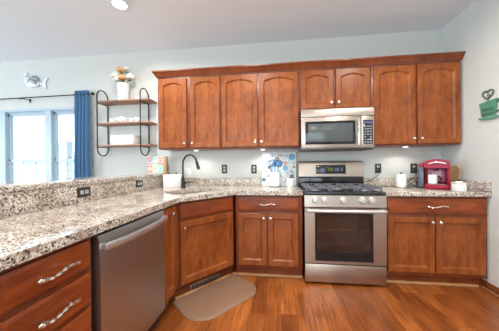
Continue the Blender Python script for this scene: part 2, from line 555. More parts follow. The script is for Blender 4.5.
def pull_mesh(x, y, z, L=0.155):
    """long pull with curled leaf ends and a twisted middle"""
    b = MB('nickel'); pts = []; rad = []
    for i in range(25):
        s = i / 24 * 2 - 1
        pts.append((x + s * L / 2, y - .026 - .006 * cos(s * pi / 2), z + .007 * sin(s * pi)))
        rad.append(.0045 + .0035 * abs(sin(s * pi * 3.0)) + (.003 if abs(s) > .85 else 0))
    b.tube(pts, rad, 8)
    for s in (-1, 1):
        b.cyl((x + s * L * .36, y, z), (x + s * L * .36, y - .028, z), .005, seg=8)
        b.sphere((x + s * L / 2, y - .026, z), .009, (1.3, .8, 1), 10)
    return b


def drawer_mesh(x0, x1, z0, z1, y, th=0.02):
    e = .013; b = MB('cherry_h')
    def rg(i, yy): return [(x0 + i, yy, z0 + i), (x1 - i, yy, z0 + i), (x1 - i, yy, z1 - i), (x0 + i, yy, z1 - i)]
    b.rings([rg(0, y), rg(0, y - th + .007), rg(e, y - th), rg(e + .004, y - th - .0005)])
    return b


def add_door(parent, x0, x1, z0, z1, y, knob=None, arch=0.0, label=None):
    b = door_mesh(x1 - x0, z1 - z0, arch)
    d = b.build('door', parent, loc=(x0, y, z0))
    if knob:
        k = knob_mesh(knob[0] - x0, -.02, knob[1] - z0).build('knob', d)
        k.location = (0, 0, 0)
    return d


def add_drawer(parent, x0, x1, z0, z1, y, pull=True, L=.155):
    d = drawer_mesh(x0, x1, z0, z1, y).build('drawer_front', parent)
    if pull: pull_mesh((x0 + x1) / 2, y - .02, (z0 + z1) / 2, L).build('drawer_pull', d)
    return d


# upper cabinets: local x across, wall at y=0
UB, UT = 1.385, 2.272


def upper(x0, x1, doors, z0, label, arch=0.036, depth=0.305, gap=0.0):
    t = thing('upper_cabinet', label, 'cabinet', ((x0 + x1) / 2, -.002, z0), group='arched cherry wall cabinets')
    cx = (x0 + x1) / 2; h = UT - z0
    b = MB('cherry_frame'); b.box(x0 - cx, x1 - cx, -depth, 0, 0, h, .0015)
    b.build('body', t)
    for d0, d1, side in doors:
        kx = (d1 - .026 if side == 'r' else d0 + .026) - cx
        add_door(t, d0 - cx, d1 - cx, .016, h - .022, -depth - .001, (kx, .016 + .055), arch)
    return t


upper(-2.109, -1.312, [(-2.088, -1.735, 'r'), (-1.688, -1.322, 'l')], UB, 'arched two-door cherry wall cabinet at the left end, above the faucet')
upper(-1.310, -0.388, [(-1.300, -0.872, 'r'), (-0.850, -0.402, 'l')], UB, 'arched two-door cherry wall cabinet between the left end cabinet and the microwave')
upper(-0.386, 0.388, [(-0.372, -0.012, 'r'), (0.012, 0.374, 'l')], 1.802, 'short arched two-door cherry cabinet mounted over the microwave')
upper(0.390, 1.288, [(0.414, 0.836, 'r'), (0.860, 1.275, 'l')], UB, 'tall arched two-door cherry wall cabinet over the red coffee maker')

# crown moulding: one continuous run with its return at the left
prof = [(0.0, 0.001), (0.012, 0.001), (0.018, 0.010), (0.034, 0.036), (0.046, 0.052), (0.052, 0.056), (0.052, 0.072), (0.0, 0.072)]
b = MB('cherry_frame')
R = []
for kind in range(3):
    ring = []
    for o_, z in prof:
        if kind == 0: p = (-2.109 - o_, -0.003, UT + z)
        elif kind == 1: p = (-2.109 - o_, -0.308 - o_, UT + z)
        else: p = (1.296, -0.308 - o_, UT + z)
        ring.append(p)
    R.append(ring)
b.rings(R)
tag(b.build('crown_moulding'), 'cherry crown moulding running along the top of all the wall cabinets', 'moulding')

# puck lights under the wall cabinets
for i, (x, y, lab) in enumerate([(-1.66, -.20, 'glowing puck light under the left end wall cabinet, near the faucet'),
                                 (-0.82, -.16, 'glowing puck light under the wall cabinet above the floral board'),
                                 (0.80, -.19, 'glowing puck light under the wall cabinet above the white canister right of the range')]):
    t = thing('puck_light', lab, 'light', (x, y, UB - .014), group='under-cabinet puck lights')
    MB('white_paint').lathe([(.024, 0), (.034, 0), (.036, .004), (.036, .0135), (0, .0135)], seg=24).build('housing', t)
    MB('puck_glow').lathe([(0, .001), (.024, .001), (.024, .004), (0, .004)], seg=24).build('lens', t)
    ld = bpy.data.lights.new('puck_lamp', 'SPOT'); ld.energy = PUCK_W * 6; ld.spot_size = radians(150); ld.spot_blend = .6; ld.shadow_soft_size = .03; ld.color = (1, .95, .86)
    lo = bpy.data.objects.new('puck_lamp', ld); COL.objects.link(lo); lo.parent = t; lo.location = (0, 0, -.01)

# recessed ceiling lights
for i, (x, y) in enumerate(LAMPS):
    lab = 'white recessed ceiling downlight, lit, above the bar end of the counter' if i == 0 else 'lit recessed ceiling downlight in the ceiling outside the photo frame'
    t = thing('ceiling_light', lab, 'light', (x, y, H - .012), group='recessed ceiling downlights')
    MB('white_paint').lathe([(.062, .004), (.068, 0), (.085, .002), (.088, .0115), (.062, .0115)], seg=32).build('trim_ring', t)
    MB('lamp_glow').lathe([(0, .004), (.062, .004), (.062, .009), (0, .009)], seg=32).build('lens', t)
    ld = bpy.data.lights.new('downlight', 'AREA'); ld.shape = 'DISK'; ld.size = .15; ld.energy = LAMP_W; ld.color = (1, .955, .89); ld.spread = radians(165)
    lo = bpy.data.objects.new('downlight', ld); COL.objects.link(lo); lo.parent = t; lo.location = (0, 0, -.004)


# base cabinets: local frame, front towards -y, back at y=0
def base_body(t, w_, depth=.59, poly=None):
    b = MB('cherry_frame')
    b.box(-w_ / 2, w_ / 2, -depth, -.002, .102, .873, .0015)
    b.box(-w_ / 2 + .001, w_ / 2 - .001, -depth + .057, -.004, .001, .102)
    return b.build('body', t)


FD = -.591
def base(x0, x1, label):
    t = thing('base_cabinet', label, 'cabinet', ((x0 + x1) / 2, -.002, 0), group='cherry base cabinets')
    base_body(t, x1 - x0)
    return t, (x0 + x1) / 2


t, c = base(0.394, 1.296, 'two-door cherry base cabinet with one wide drawer, right of the range')
add_drawer(t, .418 - c, 1.284 - c, .704, .848, FD, True, .16)
add_door(t, .418 - c, .838 - c, .138, .672, FD, (.838 - .030 - c, .672 - .045))
add_door(t, .848 - c, 1.272 - c, .138, .672, FD, (.848 + .030 - c, .672 - .045))
t, c = base(-1.088, -0.394, 'two-door cherry base cabinet with one drawer, between the sink corner and the range')
add_drawer(t, -1.062 - c, -.432 - c, .704, .848, FD, True, .15)
add_door(t, -1.062 - c, -.760 - c, .138, .680, FD, (-.760 - .030 - c, .680 - .045))
add_door(t, -.748 - c, -.440 - c, .138, .680, FD, (-.748 + .030 - c, .680 - .045))

# diagonal sink cabinet
mid = (D1 + D2) / 2
t = thing('sink_cabinet', 'diagonal corner sink cabinet in cherry with a single door above the floor mat', 'cabinet', (mid.x, mid.y, 0), DA)
def loc2(p):   # world to the sink cabinet's frame
    v = Vector((p[0], p[1], 0)) - mid; return (v.x * cos(DA) + v.y * sin(DA), -v.x * sin(DA) + v.y * cos(DA))
S1 = D1 - dn * .021; S2 = D2 - dn * .021
poly = [loc2(q) for q in [(S1.x, S1.y), (S2.x, S2.y), (-1.09, -.004), (-2.100, -.004), (-2.100, -1.115), (S1.x, -1.115)]]
b = MB('cherry_frame')
# hollow carcass so that the sink bowl hangs inside it
n_ = len(poly)
for i in range(n_):
    a, c_ = Vector(poly[i]), Vector(poly[(i + 1) % n_]); d = (c_ - a); L = d.length; d.normalize(); nn = Vector((-d.y, d.x))
    q = [a, c_, c_ + nn * .018, a + nn * .018]
    b.prism([(v.x, v.y) for v in q], .102, .873)
b.prism(poly, .100, .118)
w2 = DW / 2
b.box(-w2 - .03, w2 + .03, .073, .093, .001, .102)
b.build('body', t)
d_ = drawer_mesh(-w2 + .022, w2 - .012, .716, .850, .020); d_.build('false_drawer_front', t)
dd = add_door(t, -w2 + .022, w2 - .012, .138, .690, .020, (-w2 + .022 + .030, .690 - .050))
tr = MB('nickel')
vb = MB('steel_dark'); vb.box(-.17, .17, .060, .0725, .026, .078, .003); vb.use('black_plastic')
for k in range(22): vb.box(-.155 + k * .0145, -.147 + k * .0145, .0585, .0605, .034, .070)
vo = vb.build('toe_kick_register'); 
vo.location = Vector((mid.x, mid.y, 0)) + Vector((0, 0, .026)) + (-dn) * .0665; vo.rotation_euler = (0, 0, DA)
tag(vo, 'metal slotted heat register in the toe kick behind the floor mat', 'register')

# peninsula run: fronts face +X
PX = -1.497
def pen(name, y0, y1, label, cat='cabinet', group='cherry base cabinets'):
    return thing(name, label, cat, (PX - .61, (y0 + y1) / 2, 0), pi / 2, group), (y1 - y0)


t, w_ = pen('base_cabinet', -1.338, -1.122, 'narrow single-door cherry base cabinet between the dishwasher and the corner sink cabinet')
base_body(t, w_)
add_door(t, -w_ / 2 + .008, w_ / 2 - .008, .138, .850, FD, (w_ / 2 - .105, .850 - .055))
t, w_ = pen('base_cabinet', -2.372, -1.992, 'three-drawer cherry cabinet left of the dishwasher, with wavy silver pulls')
base_body(t, w_)
for z0, z1 in ((.722, .850), (.560, .700), (.350, .540), (.138, .330)):
    add_drawer(t, -w_ / 2 + .018, w_ / 2 - .018, z0, z1, FD, True, .15)
t, w_ = pen('base_cabinet', -3.390, -2.374, 'cherry drawer cabinet cut off by the bottom left corner of the photo')
base_body(t, w_)
for z0, z1 in ((.722, .850), (.560, .700), (.350, .540), (.138, .330)):
    add_drawer(t, -w_ / 2 + .018, w_ / 2 - .018, z0, z1, FD, True, .15)

# dishwasher
t, w_ = pen('dishwasher', -1.982, -1.346, 'stainless steel dishwasher with a long bar handle under the granite peninsula counter', 'dishwasher', None)
MB('black_plastic').box(-w_ / 2 + .004, w_ / 2 - .004, -.575, -.01, .02, .868, .002).build('body', t)
b = MB('steel_dishwasher'); n_ = 10; x0, x1 = -w_ / 2 + .008, w_ / 2 - .008
ringA = [(x0, -.590), (x1, -.590)]
pr = [(-.578, .112), (-.612, .112), (-.618, .118), (-.6215, .30), (-.6235, .50), (-.6215, .70), (-.616, .835), (-.608, .852), (-.578, .852)]
b.rings([[(x0, q[0], q[1]) for q in pr], [(x1, q[0], q[1]) for q in pr]])
b.build('door', t)
b = MB('handle_steel'); pts = []
for i in range(21):
    s = i / 20 * 2 - 1; pts.append((s * (w_ / 2 - .018), -.640 - .028 * (1 - abs(s) ** 2.4), .800))
b.rings([[(p[0], p[1] + a, p[2] + c) for a, c in ((.006, -.017), (-.006, -.017), (-.009, -.012), (-.009, .012), (-.006, .017), (.006, .017))] for p in pts])
for s in (-1, 1): b.box(s * (w_ / 2 - .028) - .012, s * (w_ / 2 - .028) + .012, -.652, -.615, .785, .815, .004)
b.build('handle', t)
MB('black_plastic').box(-w_ / 2 + .006, w_ / 2 - .006, -.545, -.40, .001, .100).build('toe_panel', t)

# ------------------------------------------------------------------ counters
sc = mid - dn * .335                       # sink centre
ux = Vector((cos(DA), sin(DA), 0))
def rrect(c, ux, vy, hx, hy, r, n=4):
    P = []
    for sx, sy, a0 in ((1, 1, 0), (-1, 1, pi / 2), (-1, -1, pi), (1, -1, 3 * pi / 2)):
        for k in range(n + 1):
            a = a0 + k * pi / 2 / n
            q = c + ux * (sx * (hx - r) + r * cos(a)) + vy * (sy * (hy - r) + r * sin(a)); P.append((q.x, q.y))
    return P


hole = rrect(sc, ux, -dn, .27, .185, .06)
CX = -2.106
outer = [(CX, -.003), (-.390, -.003), (-.390, -.637), (-1.092, -.637), (-1.474, -1.125), (-1.474, -3.395), (CX, -3.395)]
t = thing('granite_countertop', 'speckled beige granite countertop wrapping the peninsula and the corner sink', 'countertop', (-1.5, -.7, .874))
L_ = T(1.5, .7, -.874)
b = MB('granite'); b.prism(outer, .874, .914, holes=[hole], M=L_); b.build('slab', t)
MB('granite').box(CX + .001, -.390, -.022, -.003, .9145, 1.015, .002, M=L_).build('backsplash', t)
MB('granite').box(-2.136, CX - .001, -3.395, -.004, .874, 1.0495, .001, M=L_).build('bar_splash', t)
tag(MB('granite').box(-2.50, -2.088, -3.43, -.004, 1.05, 1.082, .006).build('bar_top'), 'raised granite bar top on the half wall, below the window', 'countertop')
t = thing('granite_countertop', 'speckled granite countertop to the right of the range, under the coffee maker', 'countertop', (.84, -.3, .874))
L_ = T(-.84, .3, -.874)
MB('granite').box(.390, 1.297, -.637, -.003, .874, .914, .003, M=L_).build('slab', t)
MB('granite').box(.390, 1.278, -.022, -.003, .9145, 1.015, .002, M=L_).build('backsplash', t)
MB('granite').box(1.279, 1.297, -.637, -.003, .9145, 1.015, .002, M=L_).build('side_splash', t)
# sink bowl
b = MB('steel')
ro = rrect(sc, ux, -dn, .285, .200, .065); ri = rrect(sc, ux, -dn, .268, .183, .058); rb = rrect(sc, ux, -dn, .250, .165, .06)
z3 = lambda L, z: [(q[0], q[1], z) for q in L]
b.rings([z3(ro, .873), z3(ri, .873), z3(rb, .70)], cap_first=False)
b.rings([z3(ro, .873), z3(ro, .869), z3(rrect(sc, ux, -dn, .272, .187, .06), .869), z3(rrect(sc, ux, -dn, .254, .169, .06), .696)], cap_first=False)
b.use('black_plastic').lathe([(0, .7005), (.04, .7005), (.04, .702), (0, .702)], (sc.x, sc.y, 0))
tag(b.build('sink'), 'stainless steel sink bowl set into the corner of the granite counter', 'sink')

# ------------------------------------------------------------------ range
t = thing('gas_range', 'freestanding stainless steel gas range with five knobs and a large oven window', 'stove', (0, -.33, 0))
L_ = T(0, .33, 0); hw = .381
b = MB('black_enamel')
b.box(-hw + .004, -hw + .018, -.625, -.03, .03, .885, 0, L_).box(hw - .018, hw - .004, -.625, -.03, .03, .885, 0, L_)
b.box(-hw + .018, hw - .018, -.05, -.03, .03, .885, 0, L_).box(-hw + .018, hw - .018, -.62, -.05, .03, .20, 0, L_).box(-hw + .018, hw - .018, -.62, -.05, .77, .885, 0, L_)
for sx in (-1, 1):
    for yy in (-.58, -.08): b.lathe([(0, 0), (.018, 0), (.018, .03), (0, .03)], (sx * .34, yy + .33, 0.0005), 12)
b.build('body', t)
b = MB('cavity'); b.box(-.33, -.32, -.6, -.06, .22, .75, 0, L_).box(.32, .33, -.6, -.06, .22, .75, 0, L_).box(-.32, .32, -.07, -.06, .22, .75, 0, L_).box(-.32, .32, -.6, -.06, .21, .22, 0, L_)
b.build('oven_cavity', t)
for z in (.38, .52):
    b = MB('chrome')
    for k in range(15): b.cyl((-.30 + k * .6 / 14, -.58 + .33, z), (-.30 + k * .6 / 14, -.10 + .33, z), .003, seg=6)
    b.cyl((-.315, -.58 + .33, z), (.315, -.58 + .33, z), .006, seg=6).cyl((-.315, -.10 + .33, z), (.315, -.10 + .33, z), .004, seg=6)
    b.build('oven_rack', t)
b = MB('black_enamel'); b.box(-hw, hw, -.668, -.075, .885, .912, .006, L_)
b.use('black_gloss').box(-hw + .03, hw - .03, -.63, -.12, .9115, .914, .001, L_)
b.build('cooktop', t)
# control panel tilts slightly back
b = MB('steel'); pr = [(-.60, .762), (-.672, .762), (-.678, .770), (-.668, .880), (-.60, .884)]
b.rings([[(-hw, q[0] + .33, q[1]) for q in pr], [(hw, q[0] + .33, q[1]) for q in pr]]); b.build('control_panel', t)
for x in (-.277, -.189, -.014, .161, .247):
    Mx = T(x, -.673 + .33, .836) @ Matrix.Rotation(pi / 2, 4, 'X')
    b = MB('handle_steel').lathe([(0, 0), (.034, 0), (.034, .006), (.030, .010), (.028, .032), (.024, .036), (0, .037)], seg=24, M=Mx)
    b.box(-.005, .005, -.022, .022, .034, .046, .002, Mx); b.build('knob', t)
# oven door
d = MB('steel')
d.prism([(-hw + .002, .214), (hw - .002, .214), (hw - .002, .756), (-hw + .002, .756)], -.672 + .33, -.628 + .33, axis=1, holes=[[(-.283, .238), (.262, .238), (.262, .722), (-.283, .722)]])
d = d.build('oven_door', t)
b = MB('black_gloss'); b.prism([(-.283, .238), (.262, .238), (.262, .722), (-.283, .722)], -.668 + .33, -.640 + .33, axis=1, holes=[[(-.262, .325), (.242, .325), (.242, .685), (-.262, .685)]])
b.build('window_border', d)
MB('oven_glass').box(-.266, .246, -.662, -.658, .32, .69, 0, L_).build('window_glass', d)
b = MB('handle_steel'); pts = [(s / 10 * .352, -.722 - .012 * (1 - (s / 10) ** 2) + .33, .738) for s in range(-10, 11)]
b.tube(pts, .017, 12)
for s in (-1, 1): b.box(s * .345 - .018, s * .345 + .018, -.730, -.670, .724, .752, .006, L_)
b.build('handle', d)
b = MB('steel'); b.box(-hw + .002, hw - .002, -.668, -.628, .026, .203, .004, L_); b.build('storage_drawer', t)
# backguard
b = MB('steel'); pr = [(-.030, .985), (-.098, .995), (-.100, 1.045), (-.085, 1.212), (-.078, 1.224), (-.030, 1.224)]
b.rings([[(-hw, q[0] + .33, q[1]) for q in pr], [(hw, q[0] + .33, q[1]) for q in pr]])
b.use('black_enamel').box(-hw + .002, hw - .002, -.095, -.03, .90, .992, .002, L_)
b.use('black_gloss').box(-hw + .001, hw - .001, -.104, -.095, .915, 1.036, .002, L_)
bgd = b.build('backguard', t)
Mx = L_ @ T(0, -.0935, 1.122) @ Matrix.Rotation(-.09, 4, 'X')
b = MB('black_gloss'); b.box(-.175, .180, -.004, .002, -.054, .056, .002, Mx)
for sx in (-.095, .075):
    b.use('navy_print').box(sx - .028, sx + .028, -.0055, -.004, -.025, .02, 0, Mx)
    b.use('grey_key')
    for k in range(3): b.box(sx - .022 + k * .016, sx - .012 + k * .016, -.0065, -.0055, -.018, -.010, 0, Mx).box(sx - .022 + k * .016, sx - .012 + k * .016, -.0065, -.0055, .0, .008, 0, Mx)
b.use('grey_key').box(.125, .138, -.0055, -.004, -.02, .02, 0, Mx)
b.build('display_panel', bgd)
b = MB('clock_glow')
for k in range(3):
    x = -.033 + k * .022
    b.box(x, x + .010, -.0058, -.004, .012, .016, 0, Mx).box(x, x + .010, -.0058, -.004, -.016, -.012, 0, Mx).box(x + .008, x + .011, -.0058, -.004, -.014, .014, 0, Mx)
b.build('clock', bgd)
# burners and grates
BUR = [(-.25, -.50, .045), (-.25, -.24, .036), (.25, -.50, .042), (.25, -.24, .036), (0, -.37, .05)]
for x, y, r in BUR:
    b = MB('steel_dark').lathe([(0, .914), (r + .012, .914), (r + .010, .922), (0, .924)], (x, y + .33, 0), 24)
    b.use('cast_iron').lathe([(0, .923), (r, .923), (r, .930), (r - .006, .933), (0, .934)], (x, y + .33, 0), 24); b.build('burner', t)
for cx, gw in ((-.245, .225), (0, .225), (.245, .225)):
    b = MB('cast_iron'); x0, x1, y0, y1 = cx - gw / 2, cx + gw / 2, -.63 + .33, -.12 + .33; z0, z1 = .942, .954
    for yy in (y0, y1, (y0 + y1) / 2): b.box(x0, x1, yy - .005, yy + .005, z0, z1, .002)
    for xx in (x0, x1): b.box(xx - .005, xx + .005, y0, y1, z0, z1, .002)
    for yy in (y0 + .125, y1 - .125):
        b.box(x0, cx - .028, yy - .004, yy + .004, z0, z1 + .004, .002).box(cx + .028, x1, yy - .004, yy + .004, z0, z1 + .004, .002)
    b.box(cx - .004, cx + .004, y0, y0 + .09, z0, z1 + .004, .002).box(cx - .004, cx + .004, y1 - .09, y1, z0, z1 + .004, .002)
    for xx in (x0 + .003, x1 - .003):
        for yy in (y0 + .004, y1 - .004, (y0 + y1) / 2): b.box(xx - .007, xx + .007, yy - .007, yy + .007, .9135, z0 + .002, .002)
    b.build('grate', t)

# ------------------------------------------------------------------ microwave
t = thing('microwave', 'stainless over-the-range microwave with a black keypad, hung above the stove', 'microwave', (0, -.2, 1.350))
L_ = T(0, .2, -1.350)
MB('steel_dark').box(-.379, .379, -.375, -.004, 1.354, 1.799, .003, L_).build('body', t)
b = MB('steel'); b.box(-.381, .249, -.412, -.376, 1.362, 1.700, .005, L_)
md = b.build('door', t)
b = MB('black_gloss'); b.box(-.336, .190, -.4145, -.410, 1.402, 1.655, .002, L_); b.use('dark_mesh').box(-.305, .160, -.4155, -.4140, 1.430, 1.628, .001, L_)
b.build('window', md)
b = MB('chrome'); pts = [(.214, -.446 - .012 * (1 - (s / 8) ** 2) + .2, 1.530 - 1.35 + s / 8 * .140) for s in range(-8, 9)]
b.tube(pts, .011, 10)
for s in (-1, 1): b.box(.206, .222, -.450, -.410, 1.530 + s * .125 - .008, 1.530 + s * .125 + .008, .003, L_)
b.build('handle', md)
b = MB('steel'); b.box(.251, .381, -.410, -.376, 1.362, 1.700, .004, L_)
b.use('black_gloss').box(.270, .366, -.4125, -.409, 1.400, 1.655, .002, L_)
b.use('navy_print').box(.278, .358, -.4135, -.412, 1.615, 1.645, 0, L_)
b.use('grey_key')
for r in range(7):
    for c_ in range(3):
        if r == 2 and c_ == 1: continue
        b.box(.280 + c_ * .027, .300 + c_ * .027, -.4135, -.412, 1.412 + r * .028, 1.427 + r * .028, 0, L_)
b.use('socket_grey').box(.332, .354, -.414, -.412, 1.440, 1.455, 0, L_)
b.build('control_panel', t)
b = MB('steel'); pr = [(-.37, 1.704), (-.412, 1.704), (-.414, 1.71), (-.405, 1.780), (-.395, 1.797), (-.37, 1.799)]
b.rings([[(-.381, q[0] + .2, q[1] - 1.35) for q in pr], [(.381, q[0] + .2, q[1] - 1.35) for q in pr]])
b.build('vent_grille', t)
b = MB('black_plastic'); b.box(-.378, .378, -.40, -.02, 1.343, 1.3535, .001, L_); b.build('underside', t)

# ------------------------------------------------------------------ wall outlets
def outlet(x, z, label, cat='outlet', horiz=False, plane='back', plate='outlet_dark', sock='socket_grey'):
    rot = 0 if plane == 'back' else pi / 2
    loc = (x, -.0015, z) if plane == 'back' else (CX + .0005, x, z)
    t = thing('wall_outlet', label, cat, loc, rot, 'power outlets')
    w_, h = (.116, .072) if horiz else (.072, .116)
    MB(plate).box(-w_ / 2, w_ / 2, -.006, 0, -h / 2, h / 2, .002).build('cover_plate', t)
    for s in (-1, 1):
        b = MB(sock); cx, cz = (s * .021, 0) if horiz else (0, s * .021)
        b.box(cx - .015, cx + .015, -.008, -.0055, cz - .014, cz + .014, .001)
        b.use('black_plastic').box(cx - .007, cx - .005, -.0085, -.0078, cz - .004, cz + .006).box(cx + .005, cx + .007, -.0085, -.0078, cz - .004, cz + .006)
        b.build('socket', t)
    return t


outlet(-1.346, 1.133, 'dark double outlet on the wall left of the floral board, nearer the faucet')
outlet(-.949, 1.131, 'dark double outlet on the wall just left of the floral board')
outlet(.587, 1.130, 'dark outlet on the wall just right of the range, with a plug in it')
outlet(.993, 1.128, 'dark outlet on the wall beside the red coffee maker')
outlet(-1.848, 1.088, 'white outlet on the wall behind the faucet', plate='white_paint', sock='white_matte')
outlet(-1.405, .991, 'dark horizontal outlet in the granite bar splash, nearer the camera', horiz=True, plane='bar')
outlet(-.711, .996, 'dark horizontal outlet in the granite bar splash, nearer the sink', horiz=True, plane='bar')


def smooth_path(P, n=8):
    P = [Vector(p) for p in P]; out = []
    for i in range(len(P) - 1):
        p0 = P[max(i - 1, 0)]; p1 = P[i]; p2 = P[i + 1]; p3 = P[min(i + 2, len(P) - 1)]
        for k in range(n):
            s = k / n
            out.append(.5 * ((2 * p1) + (p2 - p0) * s + (2 * p0 - 5 * p1 + 4 * p2 - p3) * s * s + (3 * p1 - p0 - 3 * p2 + p3) * s ** 3))
    out.append(P[-1]); return out


b = MB('black_plastic'); b.box(.573, .601, -.040, -.0105, 1.085, 1.130, .004)
b.tube(smooth_path([(.587, -.03, 1.088), (.575, -.035, 1.05), (.52, -.04, 1.01), (.45, -.045, .975), (.398, -.045, .955), (.386, -.04, .93)]), .0035, 6)
tag(b.build('power_cord'), 'black plug and power cord running down behind the range', 'cord')
b = MB('black_plastic'); b.box(.979, 1.007, -.045, -.0105, 1.085, 1.125, .004)
b.tube(smooth_path([(.99, -.04, 1.088), (.97, -.06, 1.03), (.90, -.07, .98), (.86, -.09, .94), (.89, -.13, .919), (.95, -.12, .935), (.965, -.09, .99), (.93, -.08, 1.02), (.89, -.09, .97), (.93, -.16, .919), (.97, -.17, .9185)]), .0045, 6)
tag(b.build('power_cord'), 'black tangled power cord hanging beside the red coffee maker', 'cord')

# ------------------------------------------------------------------ faucet
t = thing('kitchen_faucet', 'dark bronze gooseneck faucet at the corner sink', 'faucet', (-1.782, -.335, .9145))
a = math.atan2(-.30, .62); dx, dy = cos(a), sin(a)
MB('bronze').lathe([(0, 0), (.030, 0), (.030, .008), (.024, .014), (.022, .10), (.019, .125), (.015, .135), (0, .135)], seg=20).build('base', t)
pts = [(0, 0, .13), (0, 0, .21), (0, 0, .285)]
for k in range(1, 13):
    q = k / 12 * radians(165); pts.append(((.118 - .118 * cos(q)) * dx, (.118 - .118 * cos(q)) * dy, .285 + .112 * sin(q)))
b = MB('bronze'); b.tube(pts, .0115, 12); b.build('spout', t)
e = Vector(pts[-1]); dd_ = (Vector(pts[-1]) - Vector(pts[-2])).normalized()
b = MB('bronze'); b.tube([e, e + dd_ * .02, e + dd_ * .075, e + dd_ * .095], [.015, .018, .020, .017], 14); b.build('spray_head', t)
b = MB('bronze'); b.tube([(.015, 0, .062), (.05, -.008, .064), (.11, -.02, .072)], [.013, .010, .0075], 10); b.build('lever_handle', t)

# ------------------------------------------------------------------ things on the counters
t = thing('soap_caddy', 'white square ceramic caddy beside the faucet on the counter', 'caddy', (-1.955, -.25, .9145), .35)
b = MB('ceramic')
for x0, x1, y0, y1 in ((-.105, .105, -.055, -.047), (-.105, .105, .047, .055), (-.105, -.097, -.047, .047), (.097, .105, -.047, .047)): b.box(x0, x1, y0, y1, .0, .162, .002)
b.box(-.1, .1, -.05, .05, 0, .008)
b.build('tray', t)
for x, m_, lab in ((-.05, 'red_gloss', 'small white bottle with a red cap standing in the white caddy'), (.045, 'black_plastic', 'small white bottle with a black cap standing in the white caddy')):
    p = Matrix.Rotation(.35, 3, 'Z') @ Vector((x, 0, 0))
    q = thing('soap_bottle', lab, 'bottle', (-1.955 + p.x, -.25 + p.y, .9235), group='bottles in the white caddy')
    MB('ceramic').lathe([(0, 0), (.024, 0), (.026, .01), (.026, .11), (.012, .14), (.010, .150), (0, .150)], seg=16).build('bottle_body', q)
    MB(m_).lathe([(0, .150), (.010, .150), (.011, .170), (.004, .172), (0, .172)], seg=12).build('cap', q)

# patterned block on the bar
t = thing('patterned_canvas', 'small colourful patterned canvas block leaning at the wall end of the bar', 'decoration', (-2.27, -.075, 1.0825))
b = MB('white_matte'); b.box(-.118, .100, -.012, .020, 0, .222, .002)
cols = ['pink_print', 'mint_print', 'salmon_print', 'salmon_print', 'yellow_print', 'mint_print']
dots = ['navy_print', 'white_matte', 'red_gloss', 'orange_print', 'pink_print', 'blue_print']
for i in range(6):
    cx = -.118 + .036 + (i % 3) * .073; cz = .165 - (i // 3) * .105
    b.use(cols[i] if i % 2 else cols[i]).box(cx - .033, cx + .033, -.0135, -.012, cz - .048, cz + .048)
    b.use('white_matte'); Mx = T(cx, -.0135, cz) @ Matrix.Rotation(pi / 2, 4, 'X'); b.lathe([(0, 0), (.027, 0), (.027, .001), (0, .001)], seg=12, M=Mx)
    b.use(dots[i]); b.lathe([(0, 0), (.013, 0), (.013, .002), (0, .002)], seg=10, M=Mx)
b.build('panel', t)
b = MB('bamboo'); b.box(.101, .150, -.014, .022, 0, .226, .002); b.build('wooden_edge', t)

# utensil crock
cx, cy = -.675, -.145
t = thing('utensil_crock', 'white ceramic utensil crock in front of the floral board', 'crock', (cx, cy, .9145))
MB('ceramic').lathe([(0, 0), (.058, 0), (.062, .004), (.062, .176), (.060, .180), (.056, .176), (.056, .01), (0, .01)], seg=28).build('crock_body', t)
b = MB('black_plastic').lathe([(.0622, .002), (.0632, .002), (.0632, .008), (.0622, .008)], seg=28); b.build('base_ring', t)
UT_ = [(-.03, .00, -.10, 'blue_silicone', 'slotted', 'blue slotted turner standing at the left in the white crock'),
       (.0, .02, .0, 'blue_silicone', 'spoon', 'blue spoon standing in the middle of the white crock'),
       (.03, .0, .12, 'blue_silicone', 'ring', 'blue strainer with a black rim standing at the right in the white crock'),
       (-.01, -.02, -.22, 'black_plastic', 'ring2', 'black wire whisk leaning to the left in the white crock')]
for dx_, dy_, tilt, mt, kind, lab in UT_:
    q = thing('cooking_utensil', lab, 'utensil', (cx + dx_ * .5, cy + dy_, .926), group='utensils in the crock')
    Mx = Matrix.Rotation(tilt, 4, 'Y')
    b = MB('black_plastic' if kind == 'ring2' else mt); b.tube([Mx @ Vector((0, 0, 0)), Mx @ Vector((0, 0, .24))], .005, 8); b.build('handle', q)
    b = MB(mt)
    if kind == 'slotted':
        b.prism([(-.026, .235), (.026, .235), (.034, .325), (-.034, .325)], -.003, .003, axis=1, holes=[[(x - .004, .25), (x + .004, .25), (x + .004, .31), (x - .004, .31)] for x in (-.015, .0, .015)], M=Mx)
    elif kind == 'spoon':
        b.sphere((0, 0, .285), .03, (1, .3, 1.5), 14, Mx)
    else:
        R_ = .040 if kind == 'ring' else .034
        if kind == 'ring': b.sphere((0, .004, .275), R_ - .003, (1, .35, 1), 14, Mx); b.use('black_plastic')
        b.tube([Mx @ Vector((R_ * cos(k * pi / 12), 0, .275 + R_ * 1.05 * sin(k * pi / 12))) for k in range(24)], .004, 6, closed=True)
        if kind == 'ring2': b.tube([Mx @ Vector((0, R_ * cos(k * pi / 12), .275 + R_ * sin(k * pi / 12))) for k in range(24)], .003, 6, closed=True)
    b.build('head', q)

t = thing('sugar_canister', 'small white lidded canister beside the range, right of the utensil crock', 'canister', (-.490, -.16, .9145))
MB('ceramic').lathe([(0, 0), (.044, 0), (.046, .004), (.046, .092), (.044, .095), (0, .095)], seg=24).build('jar', t)
b = MB('ceramic').lathe([(0, .0955), (.047, .0955), (.046, .102), (.012, .108), (0, .108)], seg=24); b.use('black_plastic').lathe([(0, .107), (.010, .107), (.012, .118), (0, .121)], seg=12); b.build('lid', t)

